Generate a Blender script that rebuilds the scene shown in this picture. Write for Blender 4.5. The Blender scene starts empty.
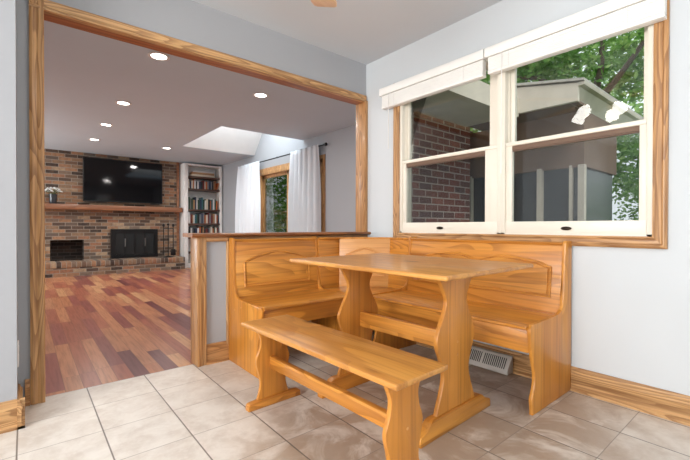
import bpy, bmesh, math, random
from mathutils import Vector, Matrix, noise
random.seed(7)
S = bpy.context.scene
COL = S.collection
PI = math.pi

# ------------------------------------------------------------ camera, world, lights, exposure
cam_d = bpy.data.cameras.new('camera')
cam = bpy.data.objects.new('camera', cam_d)
COL.objects.link(cam)
cam_d.sensor_width = 36
cam_d.lens = 36 * 384.556 / 690
cam_d.clip_start = 0.02
YAW, PIT, ROL = 0.694417, -0.0074065, 0.0018273
_f = Vector((math.sin(YAW), math.cos(YAW), 0)); _r = Vector((math.cos(YAW), -math.sin(YAW), 0)); _u = Vector((0, 0, 1))
_f2 = _f*math.cos(PIT) + _u*math.sin(PIT); _u2 = _u*math.cos(PIT) - _f*math.sin(PIT)
_r3 = _r*math.cos(ROL) + _u2*math.sin(ROL); _u3 = _u2*math.cos(ROL) - _r*math.sin(ROL)
m = Matrix((( _r3.x, _u3.x, -_f2.x, 0), (_r3.y, _u3.y, -_f2.y, 0), (_r3.z, _u3.z, -_f2.z, .937), (0, 0, 0, 1)))
cam.matrix_world = m
S.camera = cam

w = bpy.data.worlds.new('world'); S.world = w
w.use_nodes = True
bg = w.node_tree.nodes['Background']
bg.inputs[0].default_value = (0.90, 0.96, 1.0, 1)
bg.inputs[1].default_value = 1.3

sun = bpy.data.lights.new('sun', 'SUN'); sun.energy = 3.2; sun.angle = math.radians(25); sun.color = (1, .97, .92)
suno = bpy.data.objects.new('sun', sun); COL.objects.link(suno); suno.rotation_euler = Vector((.32, .5, -.85)).to_track_quat('-Z', 'Y').to_euler()

S.view_settings.view_transform = 'Standard'
S.view_settings.look = 'None'
S.view_settings.gamma = 1.0
S.view_settings.exposure = 0.0

def area(name, loc, target, sx, sy, power, col=(1, 1, 1)):
    l = bpy.data.lights.new(name, 'AREA'); l.shape = 'RECTANGLE'; l.size = sx; l.size_y = sy
    l.energy = power; l.color = col
    o = bpy.data.objects.new(name, l); COL.objects.link(o); o.location = loc
    o.rotation_euler = (Vector(target) - Vector(loc)).to_track_quat('-Z', 'Y').to_euler()
    return o
# area lights added as daylight at unseen openings behind and left of the camera
area('kitchen_side_fill', (-3.3, 0.5, 1.5), (2.4, 0.9, 0.95), 2.1, 1.6, 178, (1.0, 0.99, 0.98))
area('kitchen_back_fill', (0.6, -1.5, 1.75), (1.0, 2, .7), 2.2, 1.0, 11, (0.98, 0.99, 1.0))
# fill light added at an unseen opening in the living room's left wall
area('living_side_fill', (-2.42, 8.2, 1.45), (2.5, 7.6, 1.0), 1.6, 1.5, 100, (0.95, 0.985, 1.0))
area('daylight_skylight', (2.99, 6.15, 3.27), (2.9, 6.5, 0), 1.3, 1.0, 40, (0.80, 0.92, 1.0))

# ------------------------------------------------------------ mesh helpers
def V3(axis, a, p):
    if axis == 'x': return Vector((a, p[0], p[1]))
    if axis == 'y': return Vector((p[0], a, p[1]))
    return Vector((p[0], p[1], a))

class MB:
    def __init__(s): s.bm = bmesh.new()
    def _merge(s, b):
        me = bpy.data.meshes.new('t'); b.to_mesh(me); b.free(); s.bm.from_mesh(me); bpy.data.meshes.remove(me)
    @staticmethod
    def _bev(b, bev, seg, ang=40):
        b.normal_update()
        es = [e for e in b.edges if len(e.link_faces) == 2 and e.calc_face_angle(0) > math.radians(ang)]
        if es: bmesh.ops.bevel(b, geom=es, offset=bev, segments=seg, profile=.5, affect='EDGES', clamp_overlap=True)
    def box(s, x0, x1, y0, y1, z0, z1, bev=0, seg=2):
        b = bmesh.new(); bmesh.ops.create_cube(b, size=1)
        for v in b.verts:
            v.co = Vector(((x0+x1)/2 + v.co.x*(x1-x0), (y0+y1)/2 + v.co.y*(y1-y0), (z0+z1)/2 + v.co.z*(z1-z0)))
        if bev: s._bev(b, bev, seg)
        s._merge(b); return s
    def prism(s, pts, axis, a0, a1, bev=0, seg=2, ang=40):
        b = bmesh.new()
        A = [b.verts.new(V3(axis, a0, p)) for p in pts]; B = [b.verts.new(V3(axis, a1, p)) for p in pts]
        n = len(pts); b.faces.new(A); b.faces.new(B[::-1])
        for i in range(n): b.faces.new((A[i], B[i], B[(i+1) % n], A[(i+1) % n]))
        bmesh.ops.recalc_face_normals(b, faces=b.faces)
        if bev: s._bev(b, bev, seg, ang)
        s._merge(b); return s
    def hexa(s, c8):
        b = bmesh.new(); v = [b.verts.new(c) for c in c8]
        for f in ((0,1,2,3),(7,6,5,4),(0,4,5,1),(1,5,6,2),(2,6,7,3),(3,7,4,0)): b.faces.new([v[i] for i in f])
        bmesh.ops.recalc_face_normals(b, faces=b.faces); s._merge(b); return s
    def quad(s, pts):
        s.bm.faces.new([s.bm.verts.new(p) for p in pts]); return s
    def tube(s, pts, r, n=10, cap=True):
        pts = [Vector(p) for p in pts]; b = bmesh.new(); rings = []
        rr = r if isinstance(r, (list, tuple)) else [r]*len(pts)
        prev = None
        for i, p in enumerate(pts):
            d = (pts[min(i+1, len(pts)-1)] - pts[max(i-1, 0)]).normalized()
            if prev is None:
                a = d.cross(Vector((0, 0, 1)))
                if a.length < .05: a = d.cross(Vector((1, 0, 0)))
            else: a = prev - d*prev.dot(d)
            a.normalize(); prev = a; c = d.cross(a)
            rings.append([b.verts.new(p + (a*math.cos(2*PI*k/n) + c*math.sin(2*PI*k/n))*rr[i]) for k in range(n)])
        for i in range(len(rings)-1):
            for k in range(n): b.faces.new((rings[i][k], rings[i][(k+1) % n], rings[i+1][(k+1) % n], rings[i+1][k]))
        if cap: b.faces.new(rings[0][::-1]); b.faces.new(rings[-1])
        bmesh.ops.recalc_face_normals(b, faces=b.faces); s._merge(b); return s
    def lathe(s, prof, c=(0, 0, 0), n=24, mat=None):
        b = bmesh.new(); rings = []
        for r, z in prof:
            if r < 1e-5: rings.append([b.verts.new((0, 0, z))])
            else: rings.append([b.verts.new((r*math.cos(2*PI*k/n), r*math.sin(2*PI*k/n), z)) for k in range(n)])
        for i in range(len(rings)-1):
            p, q = rings[i], rings[i+1]
            for k in range(n):
                k2 = (k+1) % n
                if len(p) == 1 and len(q) == 1: continue
                if len(p) == 1: b.faces.new((p[0], q[k], q[k2]))
                elif len(q) == 1: b.faces.new((p[k], q[0], p[k2]))
                else: b.faces.new((p[k], p[k2], q[k2], q[k]))
        bmesh.ops.recalc_face_normals(b, faces=b.faces)
        M = Matrix.Translation(Vector(c)) @ (mat if mat is not None else Matrix.Identity(4))
        bmesh.ops.transform(b, matrix=M, verts=b.verts)
        s._merge(b); return s

def obj(name, mb, mat, parent=None, smooth=True, ang=35):
    bm = mb.bm
    if parent is not None:
        off = Vector(parent.get('_base', (0, 0, 0)))
        bmesh.ops.translate(bm, vec=-off, verts=bm.verts)
    bm.normal_update()
    if smooth:
        for f in bm.faces: f.smooth = True
        for e in bm.edges:
            if len(e.link_faces) == 2 and e.calc_face_angle(0) > math.radians(ang): e.smooth = False
    me = bpy.data.meshes.new(name); bm.to_mesh(me); bm.free()
    for k in (mat if isinstance(mat, list) else [mat]): me.materials.append(k)
    o = bpy.data.objects.new(name, me); COL.objects.link(o)
    if parent is not None:
        o.parent = parent; BASE[o] = BASE.get(parent, None)
        o['_base'] = list(parent.get('_base', (0, 0, 0)))
    return o
BASE = {}
def thing(name, label, cat, loc=(0, 0, 0), group=None, kind=None):
    o = bpy.data.objects.new(name, None); COL.objects.link(o); o.location = loc; o.empty_display_size = .1
    o['_base'] = list(loc)
    if kind: o['kind'] = kind
    if label: o['label'] = label
    if cat: o['category'] = cat
    if group: o['group'] = group
    return o
def tag(o, label, cat, group=None):
    o['label'] = label; o['category'] = cat
    if group: o['group'] = group
    return o
def struct(name, mb, mat, parent=None, label=None):
    o = obj(name, mb, mat, parent)
    if parent is None: o['kind'] = 'structure'
    if label: o['label'] = label
    return o
def dup(root, loc=None, label=None, rotz=None):
    r = root.copy(); COL.objects.link(r)
    if loc is not None: r.location = loc
    if rotz is not None: r.rotation_euler = (0, 0, rotz)
    if label: r['label'] = label
    for ch in list(root.children):
        c = ch.copy(); COL.objects.link(c); c.parent = r
        for g in list(ch.children):
            d = g.copy(); COL.objects.link(d); d.parent = c
    return r
def holed(mb, axis, a0, a1, u0, u1, z0, z1, holes):
    """slab perpendicular to axis, spanning u0..u1 x z0..z1, minus rectangular holes"""
    us = sorted({u0, u1, *[h[0] for h in holes], *[h[1] for h in holes]}); zs = sorted({z0, z1, *[h[2] for h in holes], *[h[3] for h in holes]})
    us = [u for u in us if u0 <= u <= u1]; zs = [z for z in zs if z0 <= z <= z1]
    for j in range(len(zs)-1):
        run = None
        for i in range(len(us)-1):
            cu, cz = (us[i]+us[i+1])/2, (zs[j]+zs[j+1])/2
            inside = any(h[0] < cu < h[1] and h[2] < cz < h[3] for h in holes)
            if inside:
                if run is not None: _slab(mb, axis, a0, a1, run, us[i], zs[j], zs[j+1]); run = None
            elif run is None: run = us[i]
        if run is not None: _slab(mb, axis, a0, a1, run, us[-1], zs[j], zs[j+1])
    return mb
def _slab(mb, axis, a0, a1, u0, u1, z0, z1):
    if axis == 'x': mb.box(a0, a1, u0, u1, z0, z1)
    elif axis == 'y': mb.box(u0, u1, a0, a1, z0, z1)
    else: mb.box(u0, u1, z0, z1, a0, a1)
def catmull(pts, n=6, closed=False):
    out = []; N = len(pts)
    for i in range(N-1 if not closed else N):
        P = [Vector(pts[k % N] if closed else pts[min(max(k, 0), N-1)]).to_2d() for k in (i-1, i, i+1, i+2)]
        for t in range(n):
            t /= n
            q = .5*((2*P[1]) + (P[2]-P[0])*t + (2*P[0]-5*P[1]+4*P[2]-P[3])*t*t + (3*P[1]-P[0]-3*P[2]+P[3])*t**3)
            out.append((q.x, q.y))
    if not closed: out.append(tuple(pts[-1]))
    return out

# ------------------------------------------------------------ materials
def srgb(r, g, b):
    f = lambda c: (c/255/12.92) if c/255 <= .04045 else ((c/255+.055)/1.055)**2.4
    return (f(r), f(g), f(b), 1)
class NT:
    def __init__(s, name):
        s.m = bpy.data.materials.new(name); s.m.use_nodes = True; s.t = s.m.node_tree; s.n = s.t.nodes; s.l = s.t.links
        s.bsdf = s.n['Principled BSDF']; s.out = s.n['Material Output']
    def new(s, typ, **kw):
        n = s.n.new(typ)
        for k, v in kw.items(): setattr(n, k, v)
        return n
    def put(s, sock, v):
        if isinstance(v, bpy.types.NodeSocket): s.l.new(v, sock)
        else: sock.default_value = v
    def math(s, op, a, b=None, c=None):
        n = s.new('ShaderNodeMath', operation=op); s.put(n.inputs[0], a)
        if b is not None: s.put(n.inputs[1], b)
        if c is not None: s.put(n.inputs[2], c)
        return n.outputs[0]
    def vmath(s, op, a, b=None):
        n = s.new('ShaderNodeVectorMath', operation=op); s.put(n.inputs[0], a)
        if b is not None: s.put(n.inputs[1], b)
        return n.outputs[0]
    def mix(s, f, a, b, mode='MIX'):
        n = s.new('ShaderNodeMix', data_type='RGBA', blend_type=mode); s.put(n.inputs[0], f); s.put(n.inputs[6], a); s.put(n.inputs[7], b)
        return n.outputs[2]
    def ramp(s, f, stops, interp='LINEAR'):
        n = s.new('ShaderNodeValToRGB'); s.put(n.inputs[0], f); n.color_ramp.interpolation = interp; e = n.color_ramp.elements
        while len(e) < len(stops): e.new(.5)
        for k, (p, c) in enumerate(stops): e[k].position = p; e[k].color = c
        return n.outputs[0]
    def smooth(s, x, lo, hi):
        n = s.new('ShaderNodeMapRange', interpolation_type='SMOOTHSTEP'); s.put(n.inputs[0], x); n.inputs[1].default_value = lo; n.inputs[2].default_value = hi
        return n.outputs[0]
    def noise(s, vec, scale, detail=3, rough=.5, dist=0):
        n = s.new('ShaderNodeTexNoise'); s.put(n.inputs['Vector'], vec); n.inputs['Scale'].default_value = scale
        n.inputs['Detail'].default_value = detail; n.inputs['Roughness'].default_value = rough; n.inputs['Distortion'].default_value = dist
        return n.outputs[0]
    def white(s, vec):
        n = s.new('ShaderNodeTexWhiteNoise', noise_dimensions='3D'); s.put(n.inputs['Vector'], vec); return n.outputs['Value']
    def sep(s, v):
        n = s.new('ShaderNodeSeparateXYZ'); s.put(n.inputs[0], v); return n.outputs
    def comb(s, x, y, z=0.0):
        n = s.new('ShaderNodeCombineXYZ'); s.put(n.inputs[0], x); s.put(n.inputs[1], y); s.put(n.inputs[2], z); return n.outputs[0]
    def objco(s): return s.new('ShaderNodeTexCoord').outputs['Object']
    def bump(s, h, strength, dist=.01):
        n = s.new('ShaderNodeBump'); s.put(n.inputs['Height'], h); n.inputs['Strength'].default_value = strength; n.inputs['Distance'].default_value = dist
        s.l.new(n.outputs[0], s.bsdf.inputs['Normal'])
    def fin(s, col=None, rough=None, metal=None, spec=None, coat=None):
        B = s.bsdf.inputs
        if col is not None: s.put(B['Base Color'], col)
        if rough is not None: s.put(B['Roughness'], rough)
        if metal is not None: B['Metallic'].default_value = metal
        if spec is not None: B['Specular IOR Level'].default_value = spec
        if coat is not None: B['Coat Weight'].default_value = coat; B['Coat Roughness'].default_value = .15
        return s.m

def plain(name, col, rough=.5, metal=0, spec=.5, var=.04, scale=6, bump=0):
    t = NT(name); co = t.objco(); n = t.noise(co, scale, 4)
    c2 = tuple(max(0, x*(1-var*3)) for x in col[:3]) + (1,)
    c = t.mix(t.smooth(n, .3, .75), col, c2)
    if bump: t.bump(t.noise(co, scale*40, 2), bump, .002)
    return t.fin(c, rough, metal, spec)

def wood(name, light, mid, dark, axis, rings=9.0, ring_amt=.55, board=None, bperp=None, knot=None, rough=.38, coat=.15, fibre=.3, stretch=.12, ns=4.5):
    t = NT(name); co = t.objco()
    oi = t.new('ShaderNodeObjectInfo').outputs['Random']
    co = t.vmath('ADD', co, t.comb(t.math('MULTIPLY', oi, 7.3), t.math('MULTIPLY', oi, 3.1), t.math('MULTIPLY', oi, 5.7)))
    sx = [1., 1., 1.]; sx['xyz'.index(axis)] = stretch
    ex = t.sep(co)
    brnd = None
    if board:
        k = t.math('FLOOR', t.math('DIVIDE', ex['xyz'.index(bperp)], board))
        brnd = t.white(t.comb(k, oi, 3.3))
        co = t.vmath('ADD', co, t.comb(t.math('MULTIPLY', brnd, 9.), t.math('MULTIPLY', brnd, 4.), t.math('MULTIPLY', brnd, 6.)))
    st = t.vmath('MULTIPLY', co, tuple(sx))
    kn = t.noise(st, ns, 1.5, .45, .25)
    warp = kn
    kmask = None
    if knot:
        vs = [1., 1., 1.]; vs['xyz'.index(axis)] = .55
        vo = t.new('ShaderNodeTexVoronoi'); t.put(vo.inputs['Vector'], t.vmath('MULTIPLY', co, tuple(vs))); vo.inputs['Scale'].default_value = knot
        d = vo.outputs['Distance']
        kmask = t.math('SUBTRACT', 1.0, t.smooth(d, .03, .10))
        warp = t.math('ADD', kn, t.math('MULTIPLY', t.math('SUBTRACT', 1.0, t.smooth(d, .0, .38)), .22))
    ph = t.math('FRACT', t.math('MULTIPLY', warp, rings))
    ring = t.math('MULTIPLY', t.smooth(ph, .25, .95), t.math('SUBTRACT', 1.0, t.smooth(ph, .95, 1.0)))
    fx = [90., 90., 90.]; fx['xyz'.index(axis)] = 3.
    fb = t.noise(t.vmath('MULTIPLY', co, tuple(fx)), 1., 2.5, .6)
    gx = [46., 46., 46.]; gx['xyz'.index(axis)] = 1.1
    gr = t.noise(t.vmath('MULTIPLY', co, tuple(gx)), 1., 1.5, .5)
    c = t.mix(t.smooth(t.noise(st, 2.2, 2), .3, .7), light, mid)
    if brnd is not None: c = t.mix(t.math('MULTIPLY', brnd, .45), c, mid)
    c = t.mix(t.math('MULTIPLY', ring, ring_amt), c, dark)
    c = t.mix(t.math('MULTIPLY', t.smooth(fb, .45, .75), fibre), c, dark)
    c = t.mix(t.math('MULTIPLY', t.smooth(gr, .5, .72), .42), c, dark)
    if kmask is not None: c = t.mix(t.math('MULTIPLY', kmask, .85), c, tuple(x*.35 for x in dark[:3]) + (1,))
    t.bump(fb, .06, .002)
    return t.fin(c, rough, coat=coat)

PL, PM, PD = srgb(220, 154, 68), srgb(204, 132, 48), srgb(142, 80, 24)
pine = {a: wood('pine_' + a, PL, PM, PD, a, 8 if a != 'z' else 6, .50 if a != 'z' else .28, knot=2.6, board=.12, bperp=b, stretch=.12 if a != 'z' else .05) for a, b in (('x', 'z'), ('y', 'z'), ('z', 'x'))}
pine['zy'] = wood('pine_zy', PL, PM, PD, 'z', 6, .28, knot=2.6, board=.12, bperp='y', stretch=.05)
pine['ty'] = wood('pine_ty', srgb(216, 158, 82), srgb(202, 138, 62), srgb(154, 92, 36), 'y', 8, .38, knot=2.4, board=.13, bperp='x', rough=.36, coat=.15)
pine['sx'] = wood('pine_seat_x', PL, PM, PD, 'x', 8, .36, knot=2.4, board=.13, bperp='y', rough=.28, coat=.3)
pine['sy'] = wood('pine_seat_y', PL, PM, PD, 'y', 8, .36, knot=2.4, board=.13, bperp='x', rough=.28, coat=.3)
pine_pale = wood('pine_pale', srgb(226, 170, 104), srgb(214, 150, 80), srgb(182, 116, 54), 'x', 7, .3, knot=2.2, board=.12, bperp='z')
pine_edge = wood('pine_edge', srgb(188, 116, 50), srgb(170, 98, 38), srgb(128, 66, 22), 'x', 6, .3)
OL, OM, OD = srgb(208, 164, 112), srgb(192, 142, 90), srgb(118, 74, 38)
oak = {a: wood('oak_' + a, OL, OM, OD, a, 12, .58, rough=.42, fibre=.5, stretch=.10, ns=11) for a in 'xyz'}
oak_cap = wood('oak_cap', srgb(176, 116, 66), srgb(150, 92, 48), srgb(96, 54, 26), 'x', 10, .6, rough=.35)
mantel_m = wood('mantel_wood', srgb(164, 112, 78), srgb(144, 94, 62), srgb(96, 58, 38), 'x', 8, .4)
shelf_m = wood('dark_shelf_wood', srgb(96, 66, 48), srgb(80, 54, 40), srgb(50, 32, 24), 'x', 8, .4)
blade_m = wood('maple_blade', srgb(250, 222, 190), srgb(244, 206, 166), srgb(210, 160, 116), 'x', 7, .35)

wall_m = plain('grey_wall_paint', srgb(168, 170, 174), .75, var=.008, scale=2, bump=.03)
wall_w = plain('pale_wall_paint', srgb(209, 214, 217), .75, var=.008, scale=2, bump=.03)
ceil_m = plain('ceiling_paint', srgb(212, 217, 222), .8, var=.008, scale=2, bump=.03)
ceil_l = plain('living_ceiling_paint', srgb(203, 217, 226), .8, var=.008, scale=2, bump=.03)
cream = plain('cream_window_paint', srgb(236, 229, 214), .4, var=.01)
white = plain('white_paint', srgb(236, 234, 230), .45, var=.012)
blind_m = plain('white_blind', srgb(246, 245, 240), .45, var=.012)
bronze = plain('dark_bronze', srgb(52, 42, 32), .35, .7)
black_m = plain('black_metal', srgb(11, 11, 12), .4, .2)
chrome = plain('brushed_steel', srgb(190, 188, 184), .3, .9)
register_m = plain('off_white_enamel', srgb(206, 202, 194), .45)
brown_strip = plain('brown_rail_underside_reflection', srgb(118, 92, 74), .6)
dark_m = plain('dark_cavity', srgb(24, 18, 14), .9)
curtain_m = NT('white_curtain_cloth')
curtain_m.fin(srgb(244, 246, 249), .85); curtain_m.bsdf.inputs['Subsurface Weight'].default_value = 0
_tr = curtain_m.new('ShaderNodeBsdfTranslucent'); _tr.inputs[0].default_value = srgb(240, 245, 250)
_mx = curtain_m.new('ShaderNodeMixShader'); _mx.inputs[0].default_value = .35
curtain_m.l.new(curtain_m.bsdf.outputs[0], _mx.inputs[1]); curtain_m.l.new(_tr.outputs[0], _mx.inputs[2]); curtain_m.l.new(_mx.outputs[0], curtain_m.out.inputs[0]); curtain_m = curtain_m.m

def emit(name, col, s):
    t = NT(name); B = t.bsdf.inputs; B['Base Color'].default_value = (.9, .9, .9, 1); B['Emission Color'].default_value = col; B['Emission Strength'].default_value = s
    return t.m
lamp_lens = emit('downlight_lens', (1, .95, .88, 1), 9)
lamp_glass = emit('frosted_lamp_glass', (1, .96, .9, 1), 15)

def glass(name, refl=1.0, tint=(1, 1, 1, 1)):
    t = NT(name); t.n.remove(t.bsdf)
    tr = t.new('ShaderNodeBsdfTransparent'); tr.inputs[0].default_value = tint
    gl = t.new('ShaderNodeBsdfGlossy'); gl.inputs['Roughness'].default_value = 0.0
    fr = t.new('ShaderNodeFresnel'); fr.inputs[0].default_value = 1.5
    mx = t.new('ShaderNodeMixShader'); t.l.new(t.math('MULTIPLY', fr.outputs[0], refl), mx.inputs[0])
    t.l.new(tr.outputs[0], mx.inputs[1]); t.l.new(gl.outputs[0], mx.inputs[2]); t.l.new(mx.outputs[0], t.out.inputs[0])
    return t.m
pane_m = glass('window_glass', .9, (.97, .985, .98, 1))
def screen_mat():
    t = NT('insect_screen'); co = t.objco(); e = t.sep(co)
    t.fin(srgb(58, 62, 68), .8)
    tr = t.new('ShaderNodeBsdfTransparent'); mx = t.new('ShaderNodeMixShader'); mx.inputs[0].default_value = .18
    t.l.new(tr.outputs[0], mx.inputs[1]); t.l.new(t.bsdf.outputs[0], mx.inputs[2]); t.l.new(mx.outputs[0], t.out.inputs[0])
    return t.m
screen_m = screen_mat()
tv_m = NT('tv_screen'); tv_m = tv_m.fin((.003, .003, .004, 1), .07, spec=.35)
fire_glass = NT('smoked_fire_glass').fin((.02, .022, .022, 1), .1, spec=.6)

def brick_mat(name, ua, cols, mortar, bw=.205, bh=.068, mw=.011, rough=.8):
    t = NT(name); e = t.sep(t.objco()); u = e['xyz'.index(ua)]; v = e[2]
    r = t.math('DIVIDE', v, bh); row = t.math('FLOOR', r); fv = t.math('FRACT', r)
    uu = t.math('ADD', t.math('DIVIDE', u, bw), t.math('MULTIPLY', t.math('MODULO', t.math('ADD', row, 200.), 2.), .5))
    cidx = t.math('FLOOR', uu); fu = t.math('FRACT', uu)
    du = t.math('MULTIPLY', t.math('MINIMUM', fu, t.math('SUBTRACT', 1., fu)), bw)
    dv = t.math('MULTIPLY', t.math('MINIMUM', fv, t.math('SUBTRACT', 1., fv)), bh)
    d = t.math('MINIMUM', du, dv); d = t.math('ADD', d, t.math('MULTIPLY', t.math('SUBTRACT', t.noise(t.objco(), 40, 2), .5), .006))
    mk = t.smooth(d, mw*.35, mw*.6)
    rnd = t.white(t.comb(cidx, row, 1.7))
    c = t.ramp(rnd, [(i/len(cols), k) for i, k in enumerate(cols)], 'CONSTANT')
    c = t.mix(t.math('MULTIPLY', t.smooth(t.noise(t.objco(), 18, 4, .65), .35, .7), .5), c, tuple(x*.5 for x in cols[0][:3]) + (1,))
    t.bump(mk, .5, .01)
    return t.fin(t.mix(mk, mortar, c), rough)
FB = [srgb(*c) for c in ((146, 116, 90), (114, 90, 72), (178, 150, 120), (84, 66, 56), (158, 110, 82), (130, 110, 94), (64, 52, 46), (166, 124, 92), (104, 90, 80))]
brick_in = brick_mat('old_multicolour_brick', 'x', FB, srgb(150, 138, 124))
brick_side = brick_mat('old_multicolour_brick_side', 'y', FB, srgb(150, 138, 124))
soldier = brick_mat('soldier_course_brick', 'x', FB, srgb(150, 138, 124), bw=.078, bh=.30)
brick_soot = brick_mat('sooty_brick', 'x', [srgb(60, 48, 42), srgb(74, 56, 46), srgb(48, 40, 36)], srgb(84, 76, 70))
RB = [srgb(*c) for c in ((132, 70, 58), (118, 62, 54), (146, 84, 68), (100, 62, 58), (126, 76, 66), (92, 66, 66))]
brick_out = brick_mat('red_house_brick', 'x', RB, srgb(176, 166, 158), bw=.21, bh=.074, mw=.014)

def tile_mat():
    t = NT('beige_floor_tile'); co = t.objco(); e = t.sep(co)
    u = t.math('DIVIDE', t.math('SUBTRACT', e[0], .274-30.25), .3025); v = t.math('DIVIDE', t.math('SUBTRACT', e[1], .540-30.45), .3045)
    fu, fv = t.math('FRACT', u), t.math('FRACT', v)
    du = t.math('MULTIPLY', t.math('MINIMUM', fu, t.math('SUBTRACT', 1., fu)), .3025)
    dv = t.math('MULTIPLY', t.math('MINIMUM', fv, t.math('SUBTRACT', 1., fv)), .3045)
    mu = t.math('SUBTRACT', 1., t.smooth(du, .0022, .0038)); mv = t.math('SUBTRACT', 1., t.smooth(dv, .0012, .0026))
    rnd = t.white(t.comb(t.math('FLOOR', u), t.math('FLOOR', v), .5))
    off = t.vmath('ADD', co, t.comb(t.math('MULTIPLY', rnd, 11.), t.math('MULTIPLY', rnd, 5.), 0.))
    n1 = t.noise(off, 7, 5, .62, .4)
    c = t.mix(t.smooth(n1, .32, .68), srgb(226, 219, 209), srgb(206, 195, 183))
    c = t.mix(t.math('MULTIPLY', t.smooth(t.noise(off, 28, 4, .6), .45, .7), .35), c, srgb(232, 226, 218))
    # worn brown patches, with warm wood bounce painted into the tint around the table
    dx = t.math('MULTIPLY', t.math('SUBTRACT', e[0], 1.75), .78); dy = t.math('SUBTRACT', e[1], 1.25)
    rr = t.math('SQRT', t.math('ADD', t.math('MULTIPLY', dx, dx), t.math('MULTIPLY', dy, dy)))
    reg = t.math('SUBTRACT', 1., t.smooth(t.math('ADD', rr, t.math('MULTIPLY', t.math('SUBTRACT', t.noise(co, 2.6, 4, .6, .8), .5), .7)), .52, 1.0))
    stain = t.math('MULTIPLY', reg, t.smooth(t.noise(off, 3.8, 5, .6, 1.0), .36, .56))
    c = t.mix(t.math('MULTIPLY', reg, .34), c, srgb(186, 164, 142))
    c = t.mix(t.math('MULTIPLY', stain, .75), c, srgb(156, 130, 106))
    c = t.mix(t.math('MULTIPLY', mv, .75), c, srgb(140, 128, 116)); c = t.mix(t.math('MULTIPLY', mu, .9), c, srgb(112, 101, 92))
    h = t.math('SUBTRACT', t.math('MULTIPLY', n1, .15), t.math('MAXIMUM', mu, mv)); t.bump(h, .25, .004)
    return t.fin(c, t.math('ADD', .32, t.math('MULTIPLY', n1, .2)), spec=.4)
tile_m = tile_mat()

def plank_mat():
    t = NT('mixed_hardwood_planks'); co = t.objco(); e = t.sep(co)
    u = t.math('DIVIDE', e[0], .0875); k = t.math('FLOOR', u); fu = t.math('FRACT', u)
    r1 = t.white(t.comb(k, 2.2, .4))
    v = t.math('ADD', t.math('DIVIDE', e[1], .85), t.math('MULTIPLY', r1, 13.)); kv = t.math('FLOOR', v); fv = t.math('FRACT', v)
    rnd = t.white(t.comb(k, kv, 5.1))
    c = t.ramp(rnd, [(0, srgb(164, 94, 72)), (.13, srgb(184, 120, 84)), (.27, srgb(140, 74, 66)), (.4, srgb(188, 128, 92)), (.52, srgb(172, 102, 76)), (.63, srgb(112, 58, 58)), (.71, srgb(194, 130, 92)), (.82, srgb(152, 84, 74)), (.91, srgb(206, 152, 108))], 'CONSTANT')
    off = t.vmath('ADD', co, t.comb(t.math('MULTIPLY', rnd, 9.), t.math('MULTIPLY', rnd, 17.), 0.))
    g = t.noise(t.vmath('MULTIPLY', off, (55., 3., 1.)), 1., 4, .6)
    c = t.mix(t.math('MULTIPLY', t.smooth(g, .4, .72), .38), c, srgb(86, 42, 32))
    gap = t.math('MINIMUM', t.math('MULTIPLY', t.math('MINIMUM', fu, t.math('SUBTRACT', 1., fu)), .0875), t.math('MULTIPLY', t.math('MINIMUM', fv, t.math('SUBTRACT', 1., fv)), .85))
    gm = t.math('SUBTRACT', 1., t.smooth(gap, .0005, .0018))
    c = t.mix(t.math('MULTIPLY', gm, .6), c, srgb(60, 30, 24))
    return t.fin(c, t.math('ADD', .24, t.math('MULTIPLY', g, .14)), spec=.5, coat=.2)
plank_m = plank_mat()

# ------------------------------------------------------------ setting
C = 2.44           # ceiling height
WX = 2.436         # window wall, room face
OY0, OY1 = 2.622, 2.722   # wall with the opening
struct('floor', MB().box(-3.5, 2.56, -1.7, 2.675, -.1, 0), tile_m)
struct('floor.001', MB().box(-2.6, 3.85, 2.675, 9.75, -.1, 0), plank_m)
struct('ceiling', MB().box(-3.5, 2.56, -1.7, OY0, C, C+.12), ceil_m)
SKX0, SKY0, SKY1 = 2.26, 5.60, 7.45
struct('ceiling.001', holed(MB(), 'z', C, C+.12, -2.6, 3.72, OY0, 9.75, [(SKX0, 3.72, SKY0, SKY1)]), ceil_l)
# window wall
WIN = (.495, 2.20, .89, 2.10)
struct('wall_right', holed(MB(), 'x', WX, 2.56, -1.7, OY1, 0, C, [WIN]), wall_w)
# wall with the wide opening and its half wall
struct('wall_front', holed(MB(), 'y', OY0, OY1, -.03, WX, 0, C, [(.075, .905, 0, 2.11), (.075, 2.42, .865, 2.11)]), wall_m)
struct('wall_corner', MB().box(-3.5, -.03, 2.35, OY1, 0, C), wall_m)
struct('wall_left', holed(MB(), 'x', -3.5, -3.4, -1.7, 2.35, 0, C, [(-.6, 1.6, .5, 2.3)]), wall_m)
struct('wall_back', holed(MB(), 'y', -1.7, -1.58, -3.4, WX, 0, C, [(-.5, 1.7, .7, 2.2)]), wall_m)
# living room walls
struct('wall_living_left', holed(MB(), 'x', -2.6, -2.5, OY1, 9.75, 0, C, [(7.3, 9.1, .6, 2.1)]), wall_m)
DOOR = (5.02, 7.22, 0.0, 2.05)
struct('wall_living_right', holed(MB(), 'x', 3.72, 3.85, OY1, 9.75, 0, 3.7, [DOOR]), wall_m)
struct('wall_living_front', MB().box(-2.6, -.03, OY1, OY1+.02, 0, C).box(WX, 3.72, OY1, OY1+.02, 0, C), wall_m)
struct('wall_living_back', MB().box(2.775, 3.72, 9.42, 9.75, 0, C), wall_m)
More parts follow.
